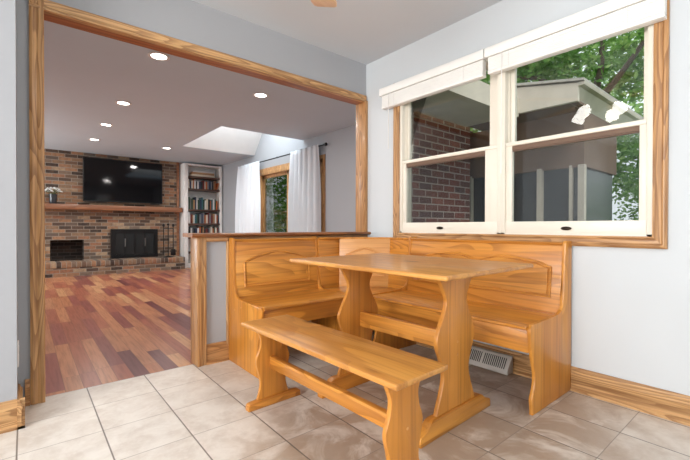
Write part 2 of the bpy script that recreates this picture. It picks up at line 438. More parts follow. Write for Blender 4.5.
# skylight shaft, sloped towards the room at its far side
sk = MB()
sk.hexa([(SKX0, 7.45, C), (3.72, 7.45, C), (3.72, 7.55, C+.06), (SKX0, 7.55, C+.06), (SKX0, 6.72, 3.3), (3.72, 6.72, 3.3), (3.72, 6.84, 3.3), (SKX0, 6.84, 3.3)])
sk.box(SKX0-.08, SKX0, SKY0, 7.55, C+.1, 3.3); sk.box(SKX0, 3.72, SKY0-.08, SKY0, C+.1, 3.3)
struct('wall_skylight', sk, white)
wz = thing('window_4', 'skylight pane over the living room', None, (2.99, 6.2, 3.3), kind='structure')
fr = MB(); fr.box(SKX0-.08, 3.72, SKY0-.08, SKY0, 3.3, 3.36); fr.box(SKX0-.08, 3.72, 6.72, 6.84, 3.3, 3.36)
obj('frame', fr, white, wz); obj('pane', MB().box(SKX0-.05, 3.72, SKY0-.02, 6.78, 3.32, 3.33), pane_m, wz)

# ---- opening trim (oak)
t1 = thing('trim_1', 'oak casing around the wide living room opening', None, (0, 2.585, 0), kind='structure')
def casing_v(mb, x0, x1, z0, z1, flip=1):
    pr = [(x0, OY0), (x0, 2.588), (x0+.012, 2.582), (x0+.028, 2.585), ((x0+x1)/2, 2.586), (x1-.016, 2.580), (x1-.004, 2.580), (x1, 2.584), (x1, OY0)]
    mb.prism(pr, 'z', z0, z1)
obj('left_jamb_casing', (lambda mb: (casing_v(mb, .020, .082, 0, 2.147), mb)[1])(MB()), oak['z'], t1)
obj('left_jamb', MB().box(.068, .082, 2.59, 2.715, 0, 2.10), oak['z'], t1)
hd = MB().prism([(OY0, 2.147), (2.588, 2.147), (2.582, 2.135), (2.585, 2.120), (2.586, 2.108), (2.580, 2.098), (2.581, 2.088), (OY0, 2.086)], 'x', .02, 2.418)
obj('head_casing', hd, oak['x'], t1)
obj('head_jamb', MB().box(.07, 2.42, 2.59, 2.715, 2.088, 2.11), wood('oak_head', srgb(168, 100, 56), srgb(148, 84, 44), srgb(104, 54, 28), 'x', 11, .5), t1)
obj('corner_jamb', MB().box(2.402, 2.434, 2.582, 2.715, .89, 2.10, .002), oak['z'], t1)
# half wall
t2 = thing('trim_2', 'oak frame and cap on the half wall behind the benches', None, (1.65, 2.6, 0), kind='structure')
obj('end_panel', MB().box(.878, .906, 2.578, 2.718, 0, .868, .002), oak['z'], t2)
def hw(mb, x0, x1, z0, z1): mb.box(x0, x1, 2.582, OY0, z0, z1, .003)
a = MB(); hw(a, .882, .941, 0, .868); obj('left_stile', a, oak['z'], t2)
a = MB(); hw(a, 1.087, 1.098, .10, .868); obj('right_stile', a, oak['z'], t2)
a = MB(); hw(a, .941, 2.43, .836, .868); obj('top_rail', a, oak['x'], t2)
cp = MB().prism([(2.545, .872), (2.538, .880), (2.540, .891), (2.546, .894), (2.735, .894), (2.742, .885), (2.738, .868), (2.56, .868)], 'x', .832, 2.434)
obj('cap', cp, oak_cap, t2)
t1.location.y += .014; t2.location.y += .014; t2.location.x += .004
# baseboards
def baseboard(name, axis, wallpos, sgn, u0, u1):
    """sgn: direction the board projects from the wall"""
    p = [(0, 0), (.028, 0), (.028, .012), (.022, .019), (.016, .021), (.016, .088), (.020, .094), (.019, .112), (.012, .118), (.010, .130), (.006, .134), (0, .134)]
    pts = [(wallpos + sgn*d, z) for d, z in p]
    return struct(name, MB().prism(pts, 'y' if axis == 'x' else 'x', u0, u1), oak['y'] if axis == 'x' else oak['x'])
baseboard('baseboard_right', 'x', WX, -1, -1.55, 2.57)
baseboard('baseboard_front', 'y', OY0, -1, .941, 2.41)
baseboard('baseboard_corner', 'y', 2.35, -1, -3.39, -.002)
baseboard('baseboard_corner_return', 'x', -.03, 1, 2.322, 2.572)
baseboard('baseboard_opening', 'y', OY0, -1, -.002, .019)
baseboard('baseboard_living_right', 'x', 3.72, -1, 7.35, 9.09)
baseboard('baseboard_living_right.001', 'x', 3.72, -1, 2.75, 4.9)

# ---- window casing
wc = thing('trim_3', 'oak casing around the double window', None, (WX, 1.35, .83), kind='structure')
def cprof(d0, d1):  # d0 outer, d1 inner
    s = 1 if d1 > d0 else -1; L = abs(d1-d0)
    return [(WX, d0), (WX-.020, d0), (WX-.024, d0+s*.006), (WX-.024, d0+s*.016), (WX-.016, d0+s*.024), (WX-.015, d0+s*(L-.018)), (WX-.020, d0+s*(L-.010)), (WX-.016, d1), (WX, d1)]
def ycas(d0, d1, z0, z1, mi0):
    mb = MB(); b = bmesh.new(); pr = cprof(d0, d1)
    A = [b.verts.new((x, y, z0 + (abs(y-d0)/abs(d1-d0))*mi0)) for x, y in pr]; B = [b.verts.new((x, y, z1)) for x, y in pr]
    b.faces.new(A); b.faces.new(B[::-1])
    for i in range(len(pr)): b.faces.new((A[i], B[i], B[(i+1) % len(pr)], A[(i+1) % len(pr)]))
    bmesh.ops.recalc_face_normals(b, faces=b.faces); mb._merge(b); return mb
obj('right_casing', ycas(.437, .497, .832, 2.16, .060), oak['z'], wc)
obj('left_casing', ycas(2.262, 2.202, .832, 2.16, .060), oak['z'], wc)
mb = MB(); b = bmesh.new(); pr = cprof(.832, .892)
A = [b.verts.new((x, .437 + (z-.832), z)) for x, z in pr]; B = [b.verts.new((x, 2.262 - (z-.832), z)) for x, z in pr]
b.faces.new(A); b.faces.new(B[::-1])
for i in range(len(pr)): b.faces.new((A[i], B[i], B[(i+1) % len(pr)], A[(i+1) % len(pr)]))
bmesh.ops.recalc_face_normals(b, faces=b.faces); mb._merge(b)
obj('bottom_casing', mb, oak['y'], wc)
obj('head_casing', MB().box(WX-.02, WX, .437, 2.262, 2.098, 2.16, .003), oak['y'], wc)

# ---- the two double-hung windows
def dh_window(name, label, y0, y1, lg, rg, handle_y):
    """y0<y1 opening; lg, rg = clear glass edges of the lower sash"""
    W = thing(name, label, None, (WX, (y0+y1)/2, .89), kind='structure')
    z0, z1 = .89, 2.10
    f = MB(); X0, X1 = 2.430, 2.555
    f.box(X0, X1, y0, y0+.028, z0, z1, .002); f.box(X0, X1, y1-.028, y1, z0, z1, .002); f.box(X0, X1, y0, y1, z1-.03, z1); f.box(X0, X1, y0, y1, z0, z0+.012)
    # parting stops
    f.box(2.474, 2.482, y0+.028, y0+.036, 1.49, z1); f.box(2.474, 2.482, y1-.036, y1-.028, 1.49, z1)
    obj('frame', f, cream, W)
    # lower sash
    a0, a1 = y0+.029, y1-.029
    s = MB(); X0, X1 = 2.438, 2.472
    s.box(X0, X1, a0, rg, .902, 1.468, .003); s.box(X0, X1, lg, a1, .902, 1.468, .003)
    s.box(X0-.004, X1, a0, a1, .902, .975, .003); s.box(X0-.006, X1, a0, a1, 1.466, 1.492, .005)
    ls = obj('lower_sash', s, cream, W)
    obj('pane', MB().box(2.453, 2.457, rg-.01, lg+.01, .965, 1.475), pane_m, ls)
    obj('rail_underside_reflection_strip', MB().box(2.444, 2.470, rg, lg, 1.440, 1.467).box(2.446, 2.470, rg, lg, 1.432, 1.438), brown_strip, ls)  # brown strip painted in for the reflection and underside of the meeting rail
    h = MB(); n = 22
    h.lathe([(0, 0), (.028, 0), (.030, .004), (.027, .010), (.016, .014), (0, .015)], (0, 0, 0), n)
    for v in h.bm.verts: v.co = Vector((2.434 - v.co.z, handle_y + v.co.x*1.0, .932 + v.co.y*.38))
    obj('sash_lift', h, bronze, ls)
    # upper sash, further out
    u = MB(); X0, X1 = 2.486, 2.516
    u.box(X0, X1, a0, rg-.006, 1.44, 2.075, .003); u.box(X0, X1, lg+.006, a1, 1.44, 2.075, .003)
    u.box(X0, X1, a0, a1, 1.44, 1.478, .003); u.box(X0, X1, a0, a1, 2.045, 2.075)
    us = obj('upper_sash', u, cream, W)
    obj('pane', MB().box(2.499, 2.503, rg-.012, lg+.012, 1.47, 2.06), pane_m, us)
    sc = obj('insect_screen', MB().box(2.528, 2.529, a0+.01, a1-.01, .91, 1.46), screen_m, W)
    return W
dh_window('window_1', 'left double-hung window looking onto the brick wall', 1.302, 2.20, 2.138, 1.422, 1.79)
dh_window('window_2', 'right double-hung window looking onto the garden', .495, 1.302, 1.232, .556, .90)

# ---- living room patio door
D = thing('door_1', 'sliding patio door with oak frame between the white curtains', None, (3.72, 6.1, 0), kind='structure')
f = MB(); f.box(3.70, 3.80, 5.02, 5.09, 0, 2.05, .003); f.box(3.70, 3.80, 7.15, 7.22, 0, 2.05, .003); f.box(3.70, 3.80, 5.02, 7.22, 1.98, 2.05, .003); f.box(3.72, 3.80, 5.09, 7.15, 0, .05)
f.box(3.71, 3.722, 4.96, 5.03, 0, 2.11); f.box(3.705, 3.722, 7.21, 7.28, 0, 2.11); f.box(3.705, 3.722, 4.96, 7.28, 2.04, 2.11)
obj('frame', f, oak['z'], D)
for k, (ya, yb, xx) in enumerate(((5.09, 6.16, 3.745), (6.10, 7.15, 3.775))):
    s = MB(); s.box(xx-.015, xx+.015, ya, ya+.06, .05, 1.98); s.box(xx-.015, xx+.015, yb-.06, yb, .05, 1.98); s.box(xx-.015, xx+.015, ya, yb, .05, .14); s.box(xx-.015, xx+.015, ya, yb, 1.92, 1.98)
    sp = obj('sliding_panel', s, oak['z'], D); obj('pane', MB().box(xx-.003, xx+.003, ya+.05, yb-.05, .13, 1.93), pane_m, sp)

# ---- fireplace wall
FY = 9.40
NICHE = (.376, .925, .27, .672); INS = (1.39, 2.296, .235, .885)
struct('wall_fireplace', holed(MB(), 'y', FY, 9.75, -1.6, 2.72, 0, C, [(NICHE[0], NICHE[1], .2, NICHE[3])]), brick_in)
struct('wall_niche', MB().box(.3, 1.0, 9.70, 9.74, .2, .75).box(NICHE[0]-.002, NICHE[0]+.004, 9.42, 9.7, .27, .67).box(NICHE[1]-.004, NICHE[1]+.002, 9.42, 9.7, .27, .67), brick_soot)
struct('wall_living_back.001', MB().box(-2.5, -1.6, 9.45, 9.75, 0, C), wall_m)
struct('trim_4', MB().box(2.72, 2.775, 9.375, 9.75, 0, C, .004), mantel_m)
hz = thing('hearth', 'raised multicolour brick hearth running along the fireplace wall', 'hearth', (.6, 9.1, 0))
obj('base', MB().box(-1.6, 2.745, 8.87, 9.397, 0, .165), brick_in, hz)
obj('soldier_course', MB().box(-1.6, 2.745, 8.86, 9.397, .165, .265, .004), soldier, hz)
mt = tag(obj('mantel_shelf', MB().box(-1.6, 2.78, 9.15, FY, 1.27, 1.375, .008), mantel_m), 'long reddish brown wooden mantel shelf on the brick wall', 'mantel')

# ------------------------------------------------------------ nook furniture
def leg_outline(cx, zs, hw):
    r = catmull([(h, z) for h, z in zip(hw, zs)], 7)
    return [(cx+h, z) for h, z in r] + [(cx-h, z) for h, z in reversed(r)]
def foot_outline(cx, half, h, tip):
    r = [(half, 0), (half, tip), (half-.008, tip+.008)] + [(half-.012-.075*t, tip+.010+(h-tip-.010)*(1-math.cos(t*PI/2))**1.0) for t in (.15, .35, .55, .75, .9)] + [(half-.094, h-.002), (half-.105, h)]
    return [(cx+a, z) for a, z in r] + [(cx-a, z) for a, z in reversed(r)]
def round_rect(x0, x1, y0, y1, r, n=5):
    out = []
    for cx, cy, a0 in ((x1-r, y1-r, 0), (x0+r, y1-r, 90), (x0+r, y0+r, 180), (x1-r, y0+r, 270)):
        for k in range(n+1):
            a = math.radians(a0+90*k/n); out.append((cx+r*math.cos(a), cy+r*math.sin(a)))
    return out
def plug(parent, x, y, z, axis='y'):
    mb = MB()
    rot = Matrix.Rotation(PI/2, 4, 'X') if axis == 'y' else Matrix.Rotation(-PI/2, 4, 'Y')
    mb.lathe([(0, .0), (.006, .0), (.006, .0015), (0, .002)], (x, y, z), 10, rot)
    return obj('screw_plug', mb, pine_pale, parent)

# dining table
T = thing('dining_table', 'honey pine trestle dining table with a rectangular top', 'table', (1.575, 1.385, 0))
obj('tabletop', MB().prism(round_rect(1.166, 1.926, .853, 1.890, .009), 'z', .737, .758, .008, 3, 50), pine['ty'], T)
tz, th = [.085, .12, .18, .255, .33, .41, .47, .535, .595, .65, .705, .7375], [.154, .143, .118, .100, .122, .152, .136, .100, .081, .104, .138, .156]
for y0, y1 in ((1.058, 1.079), (1.705, 1.726)):
    lg = obj('leg', MB().prism(leg_outline(1.562 if y0 < 1.2 else 1.545, tz, [h*1.05 for h in th]), 'y', y0, y1, .005, 2, 50), pine['z'], T)
    ft = obj('foot', MB().prism(foot_outline(1.567 if y0 < 1.2 else 1.55, .298, .088, .035), 'y', y0-.012, y1+.012, .004, 2, 30), pine['x'], T)
    for xa, xb in ((1.25, 1.405), (1.725, 1.88)): obj('cleat', MB().box(xa, xb, y0-.002, y1+.002, .716, .7365, .003), pine_edge, T)
    if y0 < 1.2: plug(T, 1.565, y0-.0005, .395); plug(T, 1.565, y0-.0005, .335)
obj('stretcher', MB().box(1.548, 1.582, 1.078, 1.706, .345, .432, .004), pine['y'], T)
T.rotation_euler = (0, 0, math.radians(2.0))

# free bench
B = thing('dining_bench', 'backless pine trestle bench in front of the table', 'bench', (1.017, 1.36, 0))
obj('seat', MB().prism(round_rect(.874, 1.158, .819, 1.880, .006), 'z', .422, .443, .008, 3, 50), pine['ty'], B)
bz, bh = [.043, .07, .12, .17, .24, .30, .35, .395, .4225], [.086, .078, .069, .077, .091, .072, .067, .083, .092]
for y0, y1 in ((.893, .912), (1.808, 1.827)):
    obj('leg', MB().prism(leg_outline(1.007 if y0 < 1.2 else 1.026, bz, [h*1.09 for h in bh]), 'y', y0, y1, .004, 2, 50), pine['z'], B)
    obj('foot', MB().prism(foot_outline(1.017 if y0 < 1.2 else 1.036, .158, .045, .026), 'y', y0-.010, y1+.010, .003, 2, 30), pine['x'], B)
    if y0 < 1.2: plug(B, 1.017, y0-.0005, .23)
obj('stretcher', MB().box(1.002, 1.032, .911, 1.809, .195, .255, .004), pine['y'], B)
B.rotation_euler = (0, 0, math.radians(1.6))

# built-up corner benches -----------------------------------------------
# profile as (depth from wall, height): shared by all bench ends
def end_profile(depth, dz=0, bk=.016):
    back = [(bk, 0), (bk, .855), (bk+.006, .861), (.085, .862), (.098, .855), (.101, .84)]
    arm = catmull([(.103, .80), (.112, .68), (.122, .58), (.130, .525), (.145, .488), (.175, .468), (.23, .461), (.36, .457), (depth-.06, .455), (depth-.02, .452), (depth, .436)], 5)
    front = catmull([(depth+.002, .42), (depth-.006, .385), (depth-.014, .33), (depth-.036, .26), (depth-.055, .19), (depth-.045, .13), (depth-.022, .085), (depth-.026, .04), (depth-.028, 0)], 5)
    return [(a, z+(dz if .42 < z < .5 else 0)) for a, z in back + arm + front]

def panel_outline(kind, u0, u1, z0, z1):
    """outline of the raised decorative field, u along the bench"""
    L = u1-u0
    if kind == 'arch':
        top = [(u1, z1-.075)] + catmull([(u1-.012, z1-.070), (u1-.05, z1-.052), (u1-.12, z1-.030), (u0+L*.5, z1), (u0+.12, z1-.030), (u0+.05, z1-.052), (u0+.012, z1-.070)], 6) + [(u0, z1-.075)]
    else:   # double swell with a dip in the middle
        c = (u0+u1)/2; q = L/4
        top = [(u1, z1-.055)] + catmull([(u1-.02, z1-.05), (u1-.09, z1-.026), (c+q*.75, z1), (c+q*.30, z1-.022), (c, z1-.040), (c-q*.30, z1-.022), (c-q*.75, z1), (u0+.09, z1-.026), (u0+.02, z1-.05)], 6) + [(u0, z1-.055)]
    return [(u0, z0), (u1, z0)] + top
def field(axis, outline, depth0, tilt, base_pos, sgn, parent, mat):
    """raised panel: outer groove edge + raised plateau; placed on the reclined back (front depth at z = depth0 - tilt*(z-.46))"""
    mb = MB(); b = bmesh.new()
    cu = sum(p[0] for p in outline)/len(outline); cz = (min(p[1] for p in outline)+max(p[1] for p in outline))/2
    def P(p, off):
        d = depth0 - tilt*(p[1]-.46) + off; w = base_pos + sgn*d
        return (p[0], w, p[1]) if axis == 'x' else (w, p[0], p[1])
    def inset(p, k):
        du = p[0]-cu; dz = p[1]-cz
        hu = max(abs(q[0]-cu) for q in outline); hz = max(abs(q[1]-cz) for q in outline)
        return (cu + du*(1-k/hu), cz + dz*(1-k/hz))
    rings = []
    for k, off in ((0, -.004), (0, .005), (.003, .009), (.008, .009), (.011, .0008), (.017, .0008), (.020, .008), (.026, .009)):
        rings.append([b.verts.new(P(inset(p, k), off)) for p in outline])
    n = len(outline)
    for i in range(len(rings)-1):
        for j in range(n): b.faces.new((rings[i][j], rings[i][(j+1) % n], rings[i+1][(j+1) % n], rings[i+1][j]))
    b.faces.new(rings[-1]); b.faces.new(rings[0][::-1])
    bmesh.ops.recalc_face_normals(b, faces=b.faces); mb._merge(b)
    return obj('carved_panel', mb, mat, parent, ang=20)
TILT = .10
def backrest(axis, u0, u1, base_pos, sgn, z0=.40, z1=.84):
    pts = []
    for d, z in ((.130-TILT*0+.006-TILT*(z0-.46), z0), (.130-TILT*(z1-.46), z1), (.108-TILT*(z1-.46), z1), (.108-TILT*(z0-.46), z0)):
        pts.append((base_pos + sgn*d, z))
    return MB().prism(pts, 'x' if axis == 'x' else 'y', u0, u1, .002)
def bench(name, label, axis, base_pos, sgn, u0, u1, depth, endat, kind, mats, pos):
    """axis: the direction the bench runs. base_pos: wall plane. endat: list of u at which end panels start"""
    R = thing(name, label, 'bench', pos, 'corner nook benches')
    ext = 'x' if axis == 'x' else 'y'
    for ua in endat:
        obj('end_panel', MB().prism([(base_pos + sgn*d, z) for d, z in end_profile(depth, -.012 if axis == 'x' else 0, .036 if axis == 'x' else .016)], ext, ua, ua+.020, .005, 2, 40), mats[0], R)
    pt = [(base_pos+sgn*d, z) for d, z in ((.112, .425), (depth-.002, .425), (depth+.004, .431), (depth+.002, .441), (depth-.006, .446), (.112, .446))]
    obj('seat', MB().prism(pt, ext, u0, u1), mats[1], R)
    obj('backrest', backrest(axis, u0, u1, base_pos, sgn), mats[2], R)
    obj('top_rail', MB().prism([(base_pos+sgn*d, z) for d, z in ((.064, .836), (.099, .836), (.103, .845), (.097, .853), (.066, .853))], ext, u0, u1), mats[2], R)
    d2 = depth - .035
    obj('apron', MB().prism([(base_pos+sgn*d, z) for d, z in ((d2, .312), (d2+.020, .310), (d2+.020, .425), (d2, .425))], ext, u0, u1, .002), mats[2], R)
    if kind: field(axis, panel_outline(kind, *pos_field[name]), .136, TILT, base_pos, sgn, R, mats[2])
    return R
pos_field = {'left_corner_bench': (1.178, 1.728, .517, .766), 'right_corner_bench': (.935, 1.885, .535, .767)}
BL = bench('left_corner_bench', 'shorter pine bench against the half wall with a single arched back panel', 'x', OY0+.018, -1, 1.12, 1.805, .530, [1.102, 1.805], 'arch', (pine['zy'], pine['sx'], pine['x']), (1.46, 2.35, 0))
BL.name = 'nook_bench'
BR = bench('right_corner_bench', 'longer pine bench under the window with a double arched back panel', 'y', WX, -1, .884, 1.998, .528, [.864, 1.998], 'swell', (pine['z'], pine['sy'], pine['y']), (2.17, 1.43, 0))
BR.name = 'nook_bench'
plug(BL, 1.1015, 2.40, .40, 'x'); plug(BL, 1.1015, 2.5, .37, 'x')
# corner unit between the two benches
K = thing('nook_corner_seat', 'pine corner seat joining the two benches with a pale angled back', 'bench', (2.05, 2.22, 0), 'corner nook benches')
obj('seat', MB().prism([(1.826, 2.112), (1.906, 2.022), (2.325, 2.022), (2.325, 2.12), (2.10, 2.475), (1.826, 2.475)], 'z', .425, .446, .004), pine['sx'], K)
obj('left_back_board', MB().prism([(OY0-d, z) for d, z in ((.134, .40), (.092, .84), (.070, .84), (.112, .40))], 'x', 1.826, 2.06, .002), pine['x'], K)
obj('right_back_board', MB().prism([(WX-d, z) for d, z in ((.134, .40), (.092, .84), (.070, .84), (.112, .40))], 'y', 2.022, 2.265, .002), pine['y'], K)
# angled back: local panel from P0 to P1
P0 = Vector((2.032, 2.512)); P1 = Vector((2.345, 2.222)); dd = (P1-P0); L = dd.length; dd.normalize(); nn = Vector((dd.y, -dd.x))
if nn.dot(Vector((-1, -1))) < 0: nn = -nn
def angled(mb):
    for v in mb.bm.verts:
        v.co.y = -v.co.y
    bmesh.ops.recalc_face_normals(mb.bm, faces=mb.bm.faces)
    return mb
def put_angled(o):
    o.location = (P0.x-2.05, P0.y-2.22, 0); o.rotation_euler = (0, 0, math.atan2(dd.y, dd.x)); return o
K['_base'] = [0, 0, 0]
ab = obj('angled_backrest', angled(MB().prism([(.036, .40), (.0, .84), (-.02, .84), (.014, .40)], 'x', 0, L, .002)), pine_pale, K)
def angled_field():
    out = [(.05, .53), (L-.05, .53), (L-.05, .715)] + catmull([(L-.055, .716), (L-.09, .724), (L-.14, .750), (L/2, .770), (.14, .750), (.09, .724), (.055, .716)], 5) + [(.05, .715)]
    b = bmesh.new(); cu, cz = L/2, .64
    rings = []
    for k, off in ((0, -.004), (0, .005), (.003, .009), (.008, .009), (.011, .0008), (.017, .0008), (.020, .008), (.026, .009)):
        rings.append([b.verts.new((cu+(u-cu)*(1-k/(L/2)), (.0 + .036*(.84-z)/.44) + off, cz+(z-cz)*(1-k/.12))) for u, z in out])
    n = len(out)
    for i in range(len(rings)-1):
        for j in range(n): b.faces.new((rings[i][j], rings[i][(j+1) % n], rings[i+1][(j+1) % n], rings[i+1][j]))
    b.faces.new(rings[-1]); b.faces.new(rings[0][::-1])
    mb = MB(); mb._merge(b); return angled(mb)
put_angled(ab); put_angled(obj('carved_panel', angled_field(), pine_pale, K, ang=20)); K['_base'] = [2.05, 2.22, 0]
tr = MB().prism([(1.826, 2.503), (2.04, 2.503), (2.337, 2.23), (2.337, 2.022), (2.37, 2.022), (2.37, 2.25), (2.06, 2.536), (1.826, 2.536)], 'z', .838, .853, .004)
obj('top_rail', tr, pine['x'], K)
obj('apron', MB().prism([(1.835, 2.155), (1.935, 2.045), (1.95, 2.058), (1.85, 2.168)], 'z', .31, .425), pine['x'], K)

# floor register under the right bench
G = thing('floor_register', 'off-white metal heating register on the floor below the long bench', 'vent', (2.37, 1.37, 0))
obj('body', MB().prism([(WX-.029, .004), (WX-.105, .004), (WX-.105, .028), (WX-.05, .108), (WX-.029, .112)], 'y', 1.20, 1.56, .003), register_m, G)
for k in range(24):
    y = 1.225 + k*.0132
    if abs(y-1.38) < .008: continue
    mb = MB(); mb.hexa([(WX-.1005, y, .036), (WX-.1005, y+.005, .036), (WX-.0985, y+.005, .036), (WX-.0985, y, .036), (WX-.0605, y, .095), (WX-.0605, y+.005, .095), (WX-.058, y+.005, .095), (WX-.058, y, .095)])
    bmesh.ops.translate(mb.bm, vec=(-.0012, 0, .0008), verts=mb.bm.verts)
    obj('vent_slot', mb, black_m, G)

# ------------------------------------------------------------ blinds
def blind(label, y0, y1, wand_y, wand_z, tilt=0):
    R = thing('window_blind', label, 'blind', (2.40, (y0+y1)/2, 2.06), 'raised window blinds')
    X = 2.362
    obj('headrail', MB().prism([(WX-.02, 2.066), (X-.006, 2.066), (X-.010, 2.074), (X-.010, 2.120), (X-.004, 2.130), (X+.004, 2.134), (WX-.001, 2.134), (WX-.001, 2.066)], 'y', y0, y1, 0), blind_m, R)
    n = 8
    for k in range(n):
        z = 1.9765 + k*.0109
        obj('slat', MB().box(X+.004+random.uniform(0, .0015), X+.052, y0+.012, y1-.018, z, z+.0100, .0012, 1), blind_m, R)
    obj('bottom_rail', MB().box(X+.001, X+.054, y0+.012, y1-.018, 1.953, 1.975, .004), blind_m, R)
    for yy in (y0+.16, y1-.16): obj('ladder_cord', MB().tube([(X+.002, yy, 1.956), (X+.002, yy, 2.066)], .0018, 6), white, R)
    wnd = MB().tube([(X-.004, wand_y, 2.068), (X-.006, wand_y, wand_z+.03), (X-.006, wand_y, wand_z)], [.0028, .0028, .0038], 8)
    obj('tilt_wand', wnd, white, R)
    return R
blind('white slatted blind drawn up over the window beside the room corner', 1.388, 2.368, 2.262, 1.60)
blind('white slatted blind drawn up over the window looking onto the trees', .432, 1.380, 1.262, 1.285)

# outlet on the wall return
O = thing('wall_outlet', 'small white outlet plate on the narrow wall return', 'outlet', (-.03, 2.45, .32))
obj('plate', MB().box(-.030, -.024, 2.415, 2.485, .262, .378, .002), white, O)
for z in (.298, .342): obj('socket', MB().box(-.025, -.0225, 2.435, 2.465, z-.014, z+.014, .003), register_m, O)

# ------------------------------------------------------------ ceiling fan
FX, FYy = .76, 1.29
F = thing('ceiling_fan', 'ceiling fan with pale wooden blades above the table', 'fan', (FX, FYy, C))
obj('motor_housing', MB().lathe([(0, 2.44), (.075, 2.44), (.07, 2.40), (.02, 2.385), (.014, 2.29), (.03, 2.28), (.105, 2.26), (.12, 2.22), (.115, 2.17), (.08, 2.15), (.06, 2.12), (.055, 2.07), (.03, 2.05), (0, 2.048)], (FX, FYy, 0), 28), bronze, F)
for k in range(5):
    a = math.radians(39 + 72*k); M = Matrix.Translation((FX, FYy, 2.165)) @ Matrix.Rotation(a, 4, 'Z') @ Matrix.Rotation(math.radians(9), 4, 'X')
    mb = MB().prism([(.19, -.05), (.64, -.073), (.675, -.065), (.685, -.05), (.685, .05), (.675, .065), (.64, .073), (.19, .05), (.175, .035), (.175, -.035)], 'z', -.004, .004, .002)
    bmesh.ops.transform(mb.bm, matrix=M, verts=mb.bm.verts)
    bl = obj('blade', mb, blade_m, F)
    mb = MB().prism([(.09, -.016), (.17, -.024), (.23, -.03), (.245, 0), (.23, .03), (.17, .024), (.09, .016)], 'z', -.010, -.0045)
    bmesh.ops.transform(mb.bm, matrix=M, verts=mb.bm.verts); obj('blade_arm', mb, bronze, bl)
for k in range(4):
    a = math.radians(17 + 90*k); d = Vector((math.cos(a), math.sin(a), 0)); c = Vector((FX, FYy, 2.075))
    p = [c + d*.04, c + d*.11 + Vector((0, 0, .022)), c + d*.165 + Vector((0, 0, .006))]
    arm = obj('lamp_arm', MB().tube(p, .008, 8), bronze, F)
    ax = (d*.55 + Vector((0, 0, -.83))).normalized(); q = ax.to_track_quat('Z', 'Y').to_matrix().to_4x4()
    obj('lamp_shade', MB().lathe([(.018, -.012), (.026, 0), (.046, .03), (.055, .06), (.054, .088), (.047, .10), (.0, .104)], p[2], 20, q), lamp_glass, F)

# ------------------------------------------------------------ living room objects
def downlight(x, y, label):
    R = thing('recessed_downlight', label, 'ceiling light', (x, y, C), 'recessed ceiling lights in the living room')
    obj('trim_ring', MB().lathe([(.062, C-.001), (.088, C-.001), (.088, C-.005), (.078, C-.008), (.064, C-.006), (.062, C-.001)], (x, y, 0), 28), white, R)
    obj('lens', MB().lathe([(0, C-.004), (.064, C-.004), (.064, C-.002), (0, C-.002)], (x, y, 0), 28), lamp_lens, R)
    l = bpy.data.lights.new('downlight_beam', 'AREA'); l.shape = 'DISK'; l.size = .12; l.energy = 13; l.color = (1, .96, .92)
    lo = bpy.data.objects.new('downlight_beam', l); COL.objects.link(lo); lo.parent = R; lo.location = (0, 0, -.012)
for x, y, lb in ((.913, 3.66, 'recessed ceiling downlight just behind the oak lintel, the largest of the lit row'),
                 (.925, 5.32, 'recessed ceiling downlight second from the oak lintel in the long left row'),
                 (2.07, 3.99, 'recessed ceiling downlight in front of the skylight well, nearest the curtains'),
                 (.925, 6.61, 'recessed ceiling downlight third from the oak lintel in the long left row'),
                 (.928, 7.87, 'recessed ceiling downlight above the television, last of the left row'),
                 (2.085, 7.82, 'small recessed ceiling downlight in front of the bookcase end of the brick wall')):
    downlight(x, y, lb)

TV = thing('television', 'large black flat television hung above the mantel', 'television', (1.64, 9.33, 1.9))
obj('bezel', holed(MB(), 'y', 9.285, 9.325, .90, 2.383, 1.452, 2.342, [(.913, 2.370, 1.470, 2.329)]).box(.912, 2.371, 9.30, 9.325, 1.469, 2.33), black_m, TV)
obj('screen', MB().box(.912, 2.371, 9.290, 9.301, 1.469, 2.33), tv_m, TV)
obj('wall_mount', MB().box(1.45, 1.83, 9.325, 9.40, 1.75, 2.05), black_m, TV)

IN = thing('fireplace_doors', 'black fireplace insert with smoked glass doors in the brick wall', 'fireplace', (1.843, 9.37, .27))
obj('frame', holed(MB(), 'y', 9.33, 9.40, 1.39, 2.296, .2655, .885, [(1.455, 2.231, .33, .82)]), black_m, IN)
for k in range(2):
    x0 = 1.455 + k*.388
    dr = obj('glass_door', holed(MB(), 'y', 9.345, 9.365, x0, x0+.388, .33, .82, [(x0+.02, x0+.184, .35, .80), (x0+.204, x0+.368, .35, .80)]), black_m, IN)
    obj('pane', MB().box(x0+.018, x0+.37, 9.352, 9.358, .348, .802), fire_glass, dr)
    hx = x0 + .194
    obj('door_handle', MB().tube([(hx, 9.345, .52), (hx, 9.325, .52), (hx, 9.325, .68), (hx, 9.345, .68)], .008, 8), chrome, dr)

# fire tools standing on the hearth
hzz = .265
TS = thing('tool_stand', 'black iron fireplace tool stand on the hearth beside the bookcase', 'tool stand', (2.45, 9.08, hzz))
obj('base', MB().lathe([(0, hzz), (.11, hzz), (.11, hzz+.012), (.03, hzz+.03), (0, hzz+.032)], (2.45, 9.08, 0), 20), black_m, TS)
obj('pole', MB().tube([(2.45, 9.08, hzz+.02), (2.45, 9.08, .97)], .010, 8).lathe([(0, .96), (.02, .975), (.026, .99), (.02, 1.01), (0, 1.02)], (2.45, 9.08, 0), 12), black_m, TS)
obj('hook_bar', MB().tube([(2.35, 9.08, .90), (2.55, 9.08, .90)], .008, 8), black_m, TS)
pk = thing('fire_poker', 'black fire poker hanging at the end of the tool stand near the glass doors', 'fire tool', (2.35, 9.06, .3), 'hanging fire tools')
obj('shaft', MB().tube([(2.35, 9.062, .33), (2.35, 9.062, .95)], .009, 8).tube([(2.35, 9.062, .38), (2.32, 9.062, .36)], .006, 6), black_m, pk)
